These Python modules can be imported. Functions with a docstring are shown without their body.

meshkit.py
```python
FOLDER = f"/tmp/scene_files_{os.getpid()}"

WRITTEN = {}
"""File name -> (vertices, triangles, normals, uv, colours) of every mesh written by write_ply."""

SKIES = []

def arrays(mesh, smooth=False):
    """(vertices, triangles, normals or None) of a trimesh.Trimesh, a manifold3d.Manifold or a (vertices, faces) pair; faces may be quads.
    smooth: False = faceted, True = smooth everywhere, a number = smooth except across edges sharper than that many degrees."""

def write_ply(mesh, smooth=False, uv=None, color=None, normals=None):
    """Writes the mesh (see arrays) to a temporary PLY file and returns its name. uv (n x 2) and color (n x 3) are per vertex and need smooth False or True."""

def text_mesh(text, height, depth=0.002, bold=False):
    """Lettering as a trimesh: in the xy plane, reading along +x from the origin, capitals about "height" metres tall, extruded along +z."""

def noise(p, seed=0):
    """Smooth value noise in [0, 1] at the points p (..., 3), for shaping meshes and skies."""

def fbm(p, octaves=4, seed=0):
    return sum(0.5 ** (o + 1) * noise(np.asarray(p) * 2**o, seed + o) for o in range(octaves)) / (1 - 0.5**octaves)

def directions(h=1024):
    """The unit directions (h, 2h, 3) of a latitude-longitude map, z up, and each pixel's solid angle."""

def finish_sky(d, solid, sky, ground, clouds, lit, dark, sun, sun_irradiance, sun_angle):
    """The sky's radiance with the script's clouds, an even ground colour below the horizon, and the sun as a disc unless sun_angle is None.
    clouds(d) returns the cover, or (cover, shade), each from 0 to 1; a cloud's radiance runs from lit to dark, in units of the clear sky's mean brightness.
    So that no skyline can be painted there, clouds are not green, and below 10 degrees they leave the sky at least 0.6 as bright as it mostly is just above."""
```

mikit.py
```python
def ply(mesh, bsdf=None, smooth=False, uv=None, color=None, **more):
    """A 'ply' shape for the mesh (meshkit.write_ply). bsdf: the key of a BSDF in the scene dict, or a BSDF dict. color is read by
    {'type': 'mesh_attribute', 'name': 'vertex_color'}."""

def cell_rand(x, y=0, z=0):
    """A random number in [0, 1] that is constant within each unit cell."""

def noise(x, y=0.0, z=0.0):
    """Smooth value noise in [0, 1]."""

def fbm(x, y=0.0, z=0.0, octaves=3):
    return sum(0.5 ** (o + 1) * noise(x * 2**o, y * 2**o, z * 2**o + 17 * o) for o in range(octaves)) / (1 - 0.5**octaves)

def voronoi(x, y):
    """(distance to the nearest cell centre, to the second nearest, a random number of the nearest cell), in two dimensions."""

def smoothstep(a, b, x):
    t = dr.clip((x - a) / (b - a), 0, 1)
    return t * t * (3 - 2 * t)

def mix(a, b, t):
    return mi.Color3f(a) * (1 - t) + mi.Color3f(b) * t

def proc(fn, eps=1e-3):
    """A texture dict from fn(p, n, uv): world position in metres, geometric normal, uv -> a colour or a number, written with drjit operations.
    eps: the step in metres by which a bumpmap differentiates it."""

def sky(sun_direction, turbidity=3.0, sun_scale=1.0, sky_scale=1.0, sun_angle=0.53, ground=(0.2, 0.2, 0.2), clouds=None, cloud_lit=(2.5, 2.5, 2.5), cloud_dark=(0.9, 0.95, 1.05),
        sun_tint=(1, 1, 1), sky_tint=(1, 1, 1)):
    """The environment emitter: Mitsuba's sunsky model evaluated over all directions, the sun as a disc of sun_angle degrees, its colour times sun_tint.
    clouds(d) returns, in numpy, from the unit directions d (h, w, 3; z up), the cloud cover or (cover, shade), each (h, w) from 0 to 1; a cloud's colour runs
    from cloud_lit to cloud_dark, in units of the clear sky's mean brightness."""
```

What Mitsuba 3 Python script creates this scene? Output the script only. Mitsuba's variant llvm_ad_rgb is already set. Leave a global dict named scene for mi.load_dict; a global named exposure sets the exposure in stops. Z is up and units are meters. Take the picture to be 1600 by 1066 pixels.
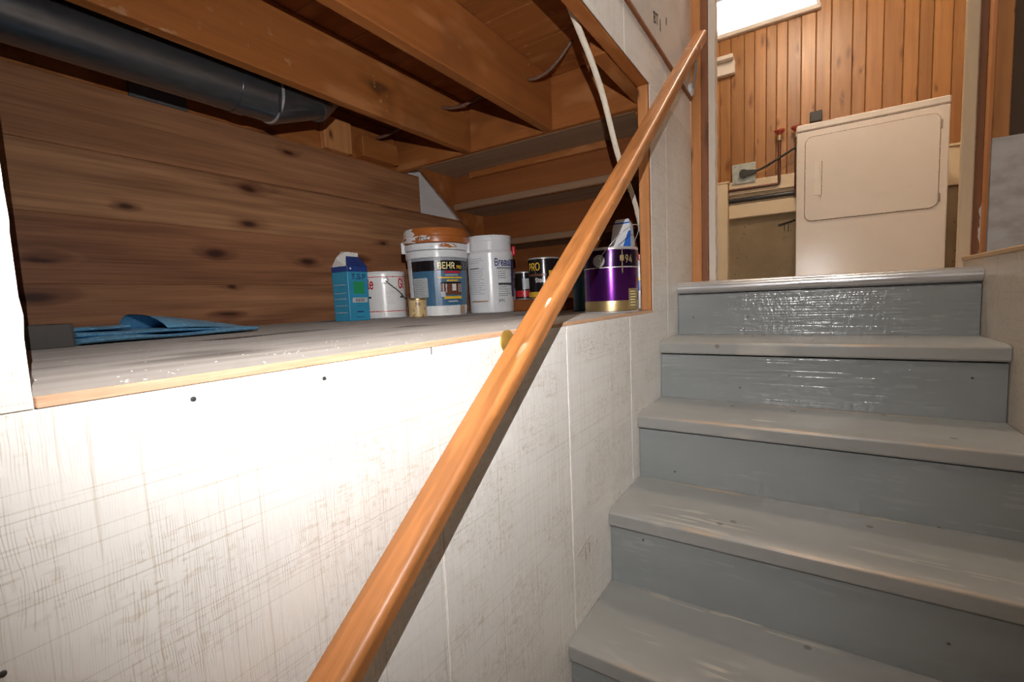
import math, random
import numpy as np, trimesh, drjit as dr, mitsuba as mi, mikit, meshkit
from shapely.geometry import Polygon
from mikit import noise, fbm, voronoi, cell_rand, smoothstep, mix, proc

T = mi.ScalarTransform4f
scene, labels = {}, {}
rng = random.Random(7)

# ---------------------------------------------------------------- camera, light, exposure
EYE = np.array([0.4244, -1.7757, -0.0356])
RIGHT = np.array([0.8371, 0.5454, -0.0431]); UP = np.array([-0.0122, 0.0973, 0.9952]); FWD = np.array([-0.5469, 0.8325, -0.0881])
scene['camera'] = {'type': 'perspective', 'fov': 2 * math.degrees(math.atan(800 / 718.56)), 'fov_axis': 'x', 'near_clip': 0.02, 'far_clip': 100.0,
                   'to_world': T().look_at(origin=EYE.tolist(), target=(EYE + FWD).tolist(), up=UP.tolist())}
exposure = 0.0
# bright overcast sky outside the laundry window
scene['sky'] = mikit.sky((0.3, -0.6, 0.75), turbidity=6.0, sun_scale=0.0, sky_scale=1.0, clouds=lambda d: np.ones(d.shape[:2]), cloud_lit=(26, 26, 27), cloud_dark=(26, 26, 27))
# the photographer's flash, on top of the camera
FL = EYE + UP * 0.19 - FWD * 0.03
FD = FWD + UP * 0.04 - RIGHT * 0.08
scene['camera_flash'] = {'type': 'spot', 'to_world': T().look_at(origin=FL.tolist(), target=(FL + FD).tolist(), up=UP.tolist()),
                         'intensity': {'type': 'rgb', 'value': [5.2, 5.1, 5.05]}, 'cutoff_angle': 60.0, 'beam_width': 15.0}

# ---------------------------------------------------------------- helpers
def num(base):
    k, i = base, 0
    while k in labels or k in scene or any(s.startswith(k + '__') for s in scene):
        i += 1; k = f'{base}_{i:03d}'
    return k
def thing(base, label, cat, group=None):
    k = num(base); labels[k] = {'label': label, 'category': cat}
    if group: labels[k]['group'] = group
    return k
def struct(base, label):
    k = num(base); labels[k] = {'label': label, 'kind': 'structure'}
    return k
def put(key, mesh, bsdf, smooth=False, label=None, kind=None, **m):
    """one shape under exactly this key (used for top-level meshes and parts); takes the next number if the key is taken"""
    base, i, k = key, 0, key
    while k in scene:
        i += 1; k = f'{base}_{i:03d}'
    scene[k] = mesh if isinstance(mesh, dict) else mikit.ply(mesh, bsdf, smooth, **m)
    if label or kind:
        labels.setdefault(k, {})
        if label: labels[k]['label'] = label
        if kind: labels[k]['kind'] = kind
    return k
cat = trimesh.util.concatenate
def hull(pts): return trimesh.Trimesh(np.asarray(pts, float)).convex_hull if False else trimesh.convex.convex_hull(np.asarray(pts, float))
def bx(x0, x1, y0, y1, z0, z1, c=0.0015):
    if c <= 0:
        b = trimesh.creation.box((x1 - x0, y1 - y0, z1 - z0)); b.apply_translation(((x0 + x1) / 2, (y0 + y1) / 2, (z0 + z1) / 2)); return b
    c = min(c, (x1 - x0) * .3, (y1 - y0) * .3, (z1 - z0) * .3)
    P = []
    for sx in (0, 1):
        for sy in (0, 1):
            for sz in (0, 1):
                p = np.array([(x0, x1)[sx], (y0, y1)[sy], (z0, z1)[sz]]); d = np.array([1 - 2 * sx, 1 - 2 * sy, 1 - 2 * sz]) * c
                for a in range(3):
                    q = p + d; q[a] = p[a]; P.append(q)
    return hull(P)
def orient(m, axis):
    """trimesh built along z turned to run along 'x' or 'y'"""
    if axis == 'x': m.apply_transform(trimesh.transformations.rotation_matrix(math.pi / 2, [0, 1, 0]))
    if axis == 'y': m.apply_transform(trimesh.transformations.rotation_matrix(-math.pi / 2, [1, 0, 0]))
    return m
def move(m, x, y, z): m.apply_translation((x, y, z)); return m
def rotz(m, a): m.apply_transform(trimesh.transformations.rotation_matrix(a, [0, 0, 1])); return m
def lathe(profile, n=48): return trimesh.creation.revolve(np.array(profile, float), sections=n)
def tube(pts, r, sides=10, flat=1.0, samples=0):
    p = np.array(pts, float)
    if samples:
        from scipy.interpolate import CubicSpline
        t = np.r_[0, np.cumsum(np.linalg.norm(np.diff(p, axis=0), axis=1))]
        p = CubicSpline(t, p)(np.linspace(0, t[-1], samples))
    t = np.gradient(p, axis=0); t /= np.linalg.norm(t, axis=1, keepdims=True)
    a0 = np.cross(t[0], [0.0, 0, 1] if abs(t[0][2]) < .8 else [1.0, 0, 0]); a = [a0 / np.linalg.norm(a0)]
    for u in t[1:]:                                   # the frame carried along the path without twist
        q = a[-1] - u * (a[-1] @ u); a.append(q / np.linalg.norm(q))
    a = np.array(a); b = np.cross(t, a)
    ang = np.arange(sides) * 2 * np.pi / sides
    v = (p[:, None] + r * (np.cos(ang)[None, :, None] * a[:, None] + flat * np.sin(ang)[None, :, None] * b[:, None])).reshape(-1, 3)
    n, f = len(p), []
    for i in range(n - 1):
        for j in range(sides):
            k = (j + 1) % sides
            f += [[i * sides + j, i * sides + k, (i + 1) * sides + k], [i * sides + j, (i + 1) * sides + k, (i + 1) * sides + j]]
    v = np.vstack([v, p[:1], p[-1:]])
    for j in range(sides):
        k = (j + 1) % sides
        f += [[len(v) - 2, k, j], [len(v) - 1, (n - 1) * sides + j, (n - 1) * sides + k]]
    m = trimesh.Trimesh(v, f, process=False); m.fix_normals(); return m
def extr(poly, axis, lo, hi):
    """polygon of (a, b) pairs extruded along an axis: 'x' takes (y, z), 'y' takes (x, z), 'z' takes (x, y)"""
    m = trimesh.creation.extrude_polygon(Polygon(poly), hi - lo, engine='earcut'); v = m.vertices.copy()
    w = {'x': np.c_[v[:, 2] + lo, v[:, 0], v[:, 1]], 'y': np.c_[v[:, 0], v[:, 2] + lo, v[:, 1]], 'z': np.c_[v[:, 0], v[:, 1], v[:, 2] + lo]}[axis]
    m = trimesh.Trimesh(w, m.faces, process=False); m.fix_normals(); return m
def wrap_patch(cx, cy, r, a0, a1, z0, z1, th=0.0006, n=16):
    """a thin printed label around a can: angles in degrees, seen from outside they run to the right"""
    a = np.radians(np.linspace(a0, a1, n)); v = []
    for rr in (r, r + th):
        for z in (z0, z1):
            v += [[cx + rr * math.cos(t), cy + rr * math.sin(t), z] for t in a]
    f, N = [], n
    for i in range(n - 1):
        q = lambda A, B: [[A + i, A + i + 1, B + i + 1], [A + i, B + i + 1, B + i]]
        f += q(2 * N, 3 * N) + q(N, 0) + q(3 * N, N) + q(0, 2 * N)
    f += [[0, 2 * N, 3 * N], [0, 3 * N, N], [N - 1, 4 * N - 1, 3 * N - 1], [N - 1, 2 * N - 1, 4 * N - 1]]
    return trimesh.Trimesh(v, f, process=False)
def wrap_text(s, h, cx, cy, r, a, z, bold=False, squash=1.0, th=0.0009):
    """lettering bent around a can, centred on angle a (degrees), baseline at z"""
    m = meshkit.text_mesh(s, h, th, bold)
    for _ in range(1): m = m.subdivide_to_size(0.02) if hasattr(m, 'subdivide_to_size') else m
    v = m.vertices.copy(); v[:, 0] = (v[:, 0] - (v[:, 0].max() + v[:, 0].min()) / 2) * squash
    t = math.radians(a) + v[:, 0] / r
    m.vertices = np.c_[cx + (r + v[:, 2]) * np.cos(t), cy + (r + v[:, 2]) * np.sin(t), z + v[:, 1]]
    return m

# ---------------------------------------------------------------- materials
def P(name, col, rough=0.5, metallic=0.0, spec=0.5, bump=None, bscale=0.001, eps=1e-3, **kw):
    c = col if isinstance(col, dict) else {'type': 'rgb', 'value': list(col)}
    b = {'type': 'principled', 'base_color': c, 'roughness': rough, 'metallic': metallic, 'specular': spec, **kw}
    if bump is not None:
        b = {'type': 'bumpmap', 'tex': proc(bump, eps), 'scale': bscale, 'bsdf': b}
    scene[name] = {'type': 'twosided', 'bsdf': b}
    return name
TAU = 2 * math.pi
def wood(L, A, B, light, dark, knotc, ring=22.0, seed=0.0, kx=2.2, ky=5.0, kth=0.5, rough=0.3, rings=0.28, knot=1.0, bigk=9):
    """grain along L; soft growth rings, fine fibres, broad tone changes and a few small irregular knots"""
    w = fbm(L * 1.1 + seed, A * 6, B * 6, 3)
    wx = (noise(L * 14 + seed, A * 40) - 0.5) * 0.10
    kd, _, kr = voronoi(L * kx + seed * 3.1 + wx, A * ky + seed + wx * 1.5)
    size = 0.55 + 0.9 * dr.abs(kr * 7.3 - dr.floor(kr * 7.3))
    has = dr.select(kr > kth, 1.0, 0.0) * knot
    kd = kd / size
    bulge = dr.exp(-kd * kd * 40) * has
    g = A * ring + B * ring * 0.3 + w * 3.0 + bulge * 1.3
    rv = 0.5 + 0.5 * dr.sin(TAU * g)
    rv = rv * rv * (0.4 + 0.6 * noise(L * 2.3 + 8, A * 30, B * 30))
    fine = fbm(L * 7 + seed, A * 240, B * 240, 2)
    fib = noise(L * 2.2 + 3, A * 75 + seed, B * 75)
    big = fbm(L * 0.8 + 5 + seed, A * bigk, B * bigk, 3)
    t = dr.clip(rings * rv + rough * fine + 0.30 * fib + 0.8 * (big - 0.45), 0, 1)
    c = mix(light, dark, t)
    c = mix(c, dark, 0.85 * smoothstep(0.20, 0.07, kd) * has)
    return mix(c, knotc, 0.85 * smoothstep(0.10, 0.035, kd) * has)
def dots(u, v, k, r, th):
    """round specks: 1 inside a dot"""
    d, _, q = voronoi(u * k, v * k)
    return smoothstep(r, r * 0.6, d) * dr.select(q > th, 1.0, 0.0)
J_L, J_D, J_K = (0.36, 0.124, 0.031), (0.215, 0.065, 0.015), (0.10, 0.035, 0.012)
def scuffed(c, L, A, B):
    """pale rubbed patches and handling marks on rough lumber"""
    c = mix(c, (0.47, 0.205, 0.075), 0.55 * smoothstep(.54, .72, fbm(L * 5, A * 13, B * 13 + 2, 4)))
    c = mix(c, (0.52, 0.31, 0.17), 0.4 * smoothstep(.70, .80, fbm(L * 40, A * 40, B * 40 + 5, 3)) * smoothstep(.45, .6, noise(L * 6 + 2, A * 9)))
    return mix(c, (0.17, 0.055, 0.016), 0.45 * smoothstep(.56, .72, fbm(L * 7 + 9, A * 9, B * 9 + 7, 3)))
P('joist_wood', proc(lambda p, n, uv: scuffed(wood(p.y, p.z + p.x, p.x, J_L, J_D, J_K, ring=9, seed=3, kx=2.1, ky=6, kth=.72, rings=.2), p.y, p.z, p.x)), 0.75, spec=.25)
P('header_wood', proc(lambda p, n, uv: scuffed(wood(p.x, p.z + p.y, p.y, J_L, J_D, J_K, ring=9, seed=9, kx=2.1, ky=6, kth=.7, rings=.2), p.x, p.z, p.y)), 0.75, spec=.25)
P('dark_step_wood', proc(lambda p, n, uv: wood(p.x, p.z + p.y, p.y, (0.31, 0.19, 0.115), (0.20, 0.115, 0.068), J_K, ring=16, seed=4, kth=.7)), 0.8, spec=.2)
P('riser_wood', proc(lambda p, n, uv: wood(p.x, p.z * 1.2 + p.y, p.y, (0.29, 0.096, 0.026), (0.165, 0.048, 0.013), J_K, ring=9, seed=14, kx=2.5, ky=5, kth=.55)), 0.75, spec=.25)
P('post_wood', proc(lambda p, n, uv: wood(p.z, p.x * 2 + p.y, p.y, (0.60, 0.27, 0.10), (0.38, 0.15, 0.05), (0.10, 0.035, 0.015), ring=22, seed=6.4, kx=5, ky=11, kth=.55)), 0.6, spec=.3)
def cedar(seed, l, d): return proc(lambda p, n, uv: wood(p.y, p.z, p.x, l, d, (0.045, 0.016, 0.010), ring=8, seed=seed, kx=2.9, ky=8.0, kth=.6, rings=.22, rough=.5, bigk=14))
P('cedar_a', cedar(21, (0.49, 0.242, 0.115), (0.145, 0.051, 0.025)), 0.55, spec=.3)
P('cedar_b', cedar(33, (0.54, 0.282, 0.135), (0.15, 0.055, 0.027)), 0.55, spec=.3)
P('cedar_c', cedar(57, (0.46, 0.212, 0.10), (0.132, 0.047, 0.024)), 0.55, spec=.3)
def pine(seed, k): return proc(lambda p, n, uv: wood(p.z, p.x * 1.3, p.y, (0.43 * k, 0.202 * k, 0.066 * k), (0.27 * k, 0.105 * k, 0.029 * k), (0.16, 0.055, 0.016), ring=10, seed=seed, kx=3.2, ky=8, kth=.45, rings=.3))
for i, k in enumerate((0.88, 1.0, 0.80)): P(f'pine_{"abc"[i]}', pine(11 + 17 * i, k), 0.35, spec=.4)
P('pine_backing', (0.20, 0.08, 0.025), 0.7)
SH = np.array([0, 0.7855 - 0.0134 * -0.6189, 0.6189 - 0.0134 * 0.7855]); SH /= np.linalg.norm(SH); NH = np.array([0, -SH[2], SH[1]])
P('rail_wood', proc(lambda p, n, uv: mix(mix(wood(p.y * float(SH[1]) + p.z * float(SH[2]), p.x * 1.5 + p.y * float(NH[1]) + p.z * float(NH[2]), p.x, (0.47, 0.185, 0.055), (0.30, 0.105, 0.027), (0.3, 0.1, 0.02), ring=16, seed=8, kth=1.1, rough=.32), (0.20, 0.075, 0.022), 0.5 * smoothstep(.50, .68, fbm((p.y + p.z) * 5, p.x * 60 + p.z * 22 - p.y * 18, 2.0, 4))),
                                  (0.85, 0.70, 0.5), 0.9 * smoothstep(0.80, 0.86, noise(p.x * 60 + 3, p.y * 26, p.z * 26)) * smoothstep(0.55, 0.7, noise(p.y * 3.1 + 4, p.z * 2))))
  , 0.42, spec=.4, clearcoat=0.12, clearcoat_gloss=0.7)
# papered hardboard panels with a linen print
def threads(a, b, k, th, width, brk, seed):
    """sparse thin threads running along b, one at most per 1/k metre of a"""
    a = a + 0.0013 * (noise(b * 17 + seed, dr.floor(a * 40)) - 0.5)
    c = dr.floor(a * k); r = cell_rand(c, seed); q = cell_rand(c, seed + 1)
    d = dr.abs(a * k - c - 0.25 - 0.5 * q) / k
    on = dr.select(r > th, 1.0, 0.0) * smoothstep(brk, brk + 0.18, noise(b * 9 + r * 50, r * 90))
    return on * smoothstep(width, width * 0.4, d) * (0.4 + 0.6 * q)
def linen(p, n, uv):
    y, z = p.y + p.x, p.z
    patch = fbm(y * 11, z * 14, 3.0, 3)
    ph = y / 0.00185 + 2.2 * noise(y * 60, z * 24) + 0.8 * noise(y * 260, z * 60)
    fine = smoothstep(0.15, 0.9, dr.sin(TAU * ph)) * (0.25 + 0.75 * smoothstep(0.35, 0.65, patch)) * smoothstep(0.25, 0.6, noise(y * 540, z * 70))
    v = threads(y, z, 70, 0.40, 0.0012, 0.30, 3) + 0.8 * threads(y, z, 190, 0.5, 0.0007, 0.42, 9)
    h = threads(z, y, 80, 0.40, 0.0010, 0.45, 5) + 0.8 * threads(z, y, 210, 0.45, 0.0007, 0.5, 12)
    slub = smoothstep(0.72, 0.84, noise(y * 110, z * 330)) * smoothstep(0.46, 0.62, patch) + 0.8 * smoothstep(0.8, 0.9, noise(y * 150 + 9, z * 210)) * smoothstep(.4, .6, patch)
    t = dr.clip(0.62 * fine + 0.5 * v + 0.6 * h + 0.34 * slub, 0, 1)
    return mix((0.78, 0.755, 0.715), (0.45, 0.385, 0.295), t * 0.78)
P('linen_panel', proc(linen), 0.42, spec=.35)
P('groove_white', (0.86, 0.83, 0.78), 0.4)
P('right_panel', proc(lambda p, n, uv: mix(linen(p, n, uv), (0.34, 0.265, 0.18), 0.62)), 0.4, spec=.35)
P('white_wall', proc(lambda p, n, uv: mix((0.66, 0.60, 0.55), (0.48, 0.42, 0.38), smoothstep(.45, .8, fbm(p.y * 4, p.z * 5, p.x, 4)) * 0.6)), 0.5, spec=.3)
P('white_drywall', proc(lambda p, n, uv: mix((0.66, 0.66, 0.66), (0.54, 0.53, 0.52), fbm(p.y * 6, p.z * 90, p.x * 6, 3))), 0.6, spec=.3)
P('plain_ceiling', (0.72, 0.68, 0.62), 0.8)
P('cream_paint', proc(lambda p, n, uv: mix((0.82, 0.66, 0.44), (0.70, 0.54, 0.35), fbm(p.x * 8, p.y * 8, p.z * 3, 3))), 0.45)
P('cream_casing', proc(lambda p, n, uv: mix((0.72, 0.545, 0.37), (0.60, 0.43, 0.27), fbm(p.x * 60, p.y * 60, p.z * 2.5, 3))), 0.45)
P('jamb_white', (0.66, 0.58, 0.50), 0.5)
P('brown_jamb', proc(lambda p, n, uv: wood(p.z, p.x * 2 + p.y * 2, p.y, (0.24, 0.085, 0.028), (0.15, 0.05, 0.018), J_K, ring=20, seed=5, kth=.8)), 0.6)
P('concrete', proc(lambda p, n, uv: mix(mix((0.36, 0.275, 0.175), (0.22, 0.16, 0.095), fbm(p.x * 7, p.z * 7, p.y * 7, 5)), (0.10, 0.07, 0.04), 0.8 * dots(p.x + noise(p.x * 40, p.z * 40) * .02, p.z, 16, .10, .86))), 0.9)
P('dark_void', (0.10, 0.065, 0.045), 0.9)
P('white_board', proc(lambda p, n, uv: mix((0.62, 0.60, 0.59), (0.44, 0.41, 0.38), smoothstep(.35, .8, fbm(p.x * 20, p.z * 30, p.y, 4)))), 0.5)
P('ledge_cap', (0.42, 0.27, 0.15), 0.5)
RUN, RISE = 0.2412, 0.19
def drip_bump(p, n, uv): return fbm(p.x * 90, p.z * 40, p.y * 40, 3) + 0.5 * noise(p.x * 9, p.z * 260)
def paint_riser(p, n, uv):
    c = mix((0.265, 0.285, 0.292), (0.210, 0.228, 0.233), fbm(p.x * 5, p.z * 14, p.y * 3, 4))
    s = smoothstep(.72, .80, noise(p.x * 22, p.z * 190)) * smoothstep(.5, .68, fbm(p.x * 5 + 3, p.z * 7, p.y * 5, 2))
    c = mix(c, (0.36, 0.39, 0.40), 0.35 * s)
    return mix(c, (0.03, 0.03, 0.03), 0.85 * dots(p.x + 3, p.z + p.y, 13, .045, .84))
P('riser_paint', proc(paint_riser), 0.20, spec=.5, bump=drip_bump, bscale=0.0017, eps=8e-4)
def paint_tread(p, n, uv):
    c = mix((0.315, 0.317, 0.306), (0.235, 0.236, 0.229), fbm(p.x * 4, p.y * 12, p.z * 3, 4))
    k = p.y / RUN
    d = (k - dr.floor(k + 0.02)) * RUN               # distance behind the front edge of the step
    mid = smoothstep(.04, .22, p.x) * smoothstep(.84, .55, p.x)
    q = p.z / RISE
    below = (dr.floor(q + 0.98) - q) * RISE              # distance below the top of the step
    edge = smoothstep(.012, 0.002, dr.abs(d)) * smoothstep(.013, .005, below) * smoothstep(.38, .62, fbm(p.x * 9, p.y * 40, p.z * 5, 4))
    scuff = smoothstep(.09, .02, dr.abs(d - 0.045)) * smoothstep(.60, .74, noise(p.x * 16 + 5, p.y * 150, p.z * 9)) * smoothstep(.45, .62, fbm(p.x * 5 + 11, p.y * 3, p.z * 4, 2))
    c = mix(c, (0.50, 0.47, 0.41), 0.75 * scuff * mid)
    c = mix(c, (0.46, 0.33, 0.22), 0.85 * edge * mid)
    spot = 0.8 * dots(p.x + 1.3, p.y + p.z, 7, .06, .72)
    return mix(c, (0.13, 0.11, 0.085), 0.8 * spot)
P('tread_paint', proc(paint_tread), 0.30, spec=.55, bump=lambda p, n, uv: fbm(p.x * 30, p.y * 60, p.z * 60, 3), bscale=0.0008, eps=1e-3)
P('nosing_metal', (0.62, 0.62, 0.64), 0.27, 0.75, bump=lambda p, n, uv: noise(p.x * 12, p.y * 300, p.z * 300), bscale=0.0004)
P('shelf_ply', proc(lambda p, n, uv: mix(mix(mix((0.37, 0.34, 0.315), (0.24, 0.215, 0.195), fbm(p.y * 2.5, p.x * 30, 0.0, 4)), (0.07, 0.055, 0.05), smoothstep(.60, .8, fbm(p.y * 3 + 4, p.x * 9, 2.0, 3))),
                                         (0.60, 0.58, 0.55), 0.8 * dots(p.y + .01 * noise(p.y * 90, p.x * 90), p.x, 60, .14, .93) * smoothstep(.48, .7, fbm(p.y * 6, p.x * 6, 5.0, 2)))), 0.8, spec=.25)
P('ply_edge', proc(lambda p, n, uv: mix((0.62, 0.41, 0.27), (0.45, 0.25, 0.14), fbm(p.y * 30, p.z * 500, 0.0, 3))), 0.7)
P('galv', proc(lambda p, n, uv: mix((0.23, 0.24, 0.26), (0.15, 0.16, 0.175), fbm(p.y * 30, p.z * 90, p.x * 90, 4))), 0.24, 0.85)
P('galv_plate', (0.15, 0.155, 0.165), 0.5, 0.6)
P('plate_steel', proc(lambda p, n, uv: mix((0.55, 0.57, 0.50), (0.36, 0.38, 0.33), fbm(p.x * 40, p.z * 40, 0.0, 3))), 0.4, 0.3)
P('cable_white', (0.72, 0.64, 0.52), 0.6)
P('cable_dark', (0.15, 0.08, 0.05), 0.55)
P('black_rubber', (0.02, 0.018, 0.016), 0.5)
P('black_pipe', (0.022, 0.02, 0.02), 0.3)
P('copper', (0.115, 0.05, 0.032), 0.4, 0.5)
P('valve_red', (0.33, 0.055, 0.03), 0.5)
P('valve_brass', (0.45, 0.36, 0.22), 0.35, 0.8)
P('brass', (0.66, 0.44, 0.11), 0.2, 0.8)
P('enamel', (0.80, 0.69, 0.585), 0.22, spec=.5, clearcoat=.3)
P('enamel_lip', (0.83, 0.73, 0.62), 0.25)
P('seam_dark', (0.30, 0.22, 0.17), 0.5)
P('tarp_blue', proc(lambda p, n, uv: mix((0.13, 0.35, 0.54), (0.24, 0.50, 0.70), smoothstep(.5, .9, noise(p.x * 260, p.y * 260, p.z * 260)))), 0.38, spec=.5, bump=lambda p, n, uv: noise(p.x * 300, p.y * 300, p.z * 300) + .7 * fbm(p.x * 20, p.y * 20, p.z * 30, 2), bscale=0.001)
P('tarp_under', (0.10, 0.13, 0.16), 0.4)
scene['smoky_plastic'] = {'type': 'principled', 'base_color': {'type': 'rgb', 'value': [0.30, 0.28, 0.26]}, 'roughness': 0.12, 'spec_trans': 0.75, 'eta': 1.2}
P('nail_black', (0.03, 0.03, 0.03), 0.4)
P('marker', (0.035, 0.025, 0.02), 0.6)
P('scuff_grey', (0.30, 0.26, 0.22), 0.6)
P('carton_blue', proc(lambda p, n, uv: mix((0.035, 0.285, 0.46), (0.03, 0.24, 0.40), fbm(p.x * 30, p.y * 30, p.z * 30, 2))), 0.35)
P('carton_navy', (0.020, 0.050, 0.22), 0.4)
P('carton_white', (0.70, 0.68, 0.64), 0.6)
P('ink_blue', (0.01, 0.05, 0.18), 0.5)
P('label_green', (0.02, 0.27, 0.10), 0.5)
P('pail_white', (0.74, 0.75, 0.77), 0.2, spec=.5)
P('print_white', (0.80, 0.79, 0.77), 0.28, spec=.5)
P('print_grey', (0.46, 0.48, 0.49), 0.4)
P('print_midgrey', (0.30, 0.32, 0.34), 0.4)
P('print_dark', (0.06, 0.065, 0.075), 0.35)
P('print_black', (0.014, 0.011, 0.012), 0.2)
P('print_red', (0.50, 0.025, 0.035), 0.3)
P('print_yellow', (0.75, 0.47, 0.045), 0.3)
P('print_cream', (0.85, 0.74, 0.38), 0.3)
P('print_blue', (0.055, 0.145, 0.25), 0.28)
P('print_navy', (0.04, 0.05, 0.16), 0.3)
P('print_brown', (0.16, 0.06, 0.035), 0.3)
P('print_tan', (0.42, 0.30, 0.20), 0.4)
def lid_stain(p, n, uv):
    d = (p.x + .869) * float(RIGHT[0]) + (p.y + .341) * float(RIGHT[1])          # bare white plastic mostly on the left of the lid
    w = fbm(p.x * 26, p.y * 26, p.z * 60, 3) - 3.2 * (d + .018) + 2.5 * (0.215 - p.z)
    return mix(mix((0.46, 0.145, 0.035), (0.34, 0.10, 0.022), fbm(p.x * 20, p.y * 20, p.z * 40, 3)), (0.70, 0.68, 0.66), smoothstep(.60, .64, w))
P('lid_orange', proc(lid_stain), 0.3)
P('stain_splash', (0.42, 0.14, 0.03), 0.4)
P('tin_silver', (0.72, 0.72, 0.72), 0.24, 0.65)
P('tin_gold', (0.62, 0.47, 0.22), 0.3, 0.9)
P('purple_metal', (0.105, 0.018, 0.17), 0.2, 0.85)
P('purple_dark', (0.028, 0.010, 0.045), 0.22, 0.8)
P('gold_label', (0.34, 0.265, 0.13), 0.4, 0.4)
P('can_tan', proc(lambda p, n, uv: mix((0.60, 0.44, 0.22), (0.22, 0.12, 0.06), smoothstep(.55, .75, fbm(p.x * 60, p.y * 60, p.z * 60, 3)))), 0.3)
P('bag_white', (0.66, 0.69, 0.73), 0.3)
P('bag_blue', (0.025, 0.12, 0.48), 0.3)
P('teal_plastic', (0.02, 0.09, 0.14), 0.3)
P('lamp_metal', (0.7, 0.68, 0.62), 0.4)

# ================================================================ THE SETTING
ZS = -0.0855                      # top of the storage platform
W = 0.818                        # stair width
YW = 2.25                        # rear wall of the laundry room
TOP = 0.603                      # top of the storage opening
OP0, OP1 = -1.70, -0.31          # the opening's ends along the wall
TRIM = 0.735

# ---- left wall: a backing board with papered panels between white grooves
wl = struct('wall_left', 'left wall of the stairwell clad in grooved linen-print panels below and beside the storage opening')
backs = [bx(-0.045, -0.0022, -3.2, OP0, -1.33, TRIM, 0), bx(-0.045, -0.0022, OP0, 0.26, -1.33, ZS - 0.019, 0),
         bx(-0.030, -0.0022, OP1 + 0.02, 0.26, ZS - 0.03, TRIM, 0), bx(-0.012, -0.0022, OP0, OP1 + 0.02, TOP + 0.03, TRIM, 0)]
put(wl + '__backing', cat(backs), 'groove_white')
G = [-3.2, -2.125, -1.765, -1.325, -0.925, -0.531, -0.130, 0.262]
gw = 0.0019
def panel(y0, y1, z0, z1): put(wl + '__panel', bx(-0.0022, 0.0, y0, y1, z0, z1, 0.0008), 'linen_panel')
for a, b in zip(G[:-1], G[1:]):
    panel(a + gw, b - gw, -1.33, -0.0935)
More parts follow.
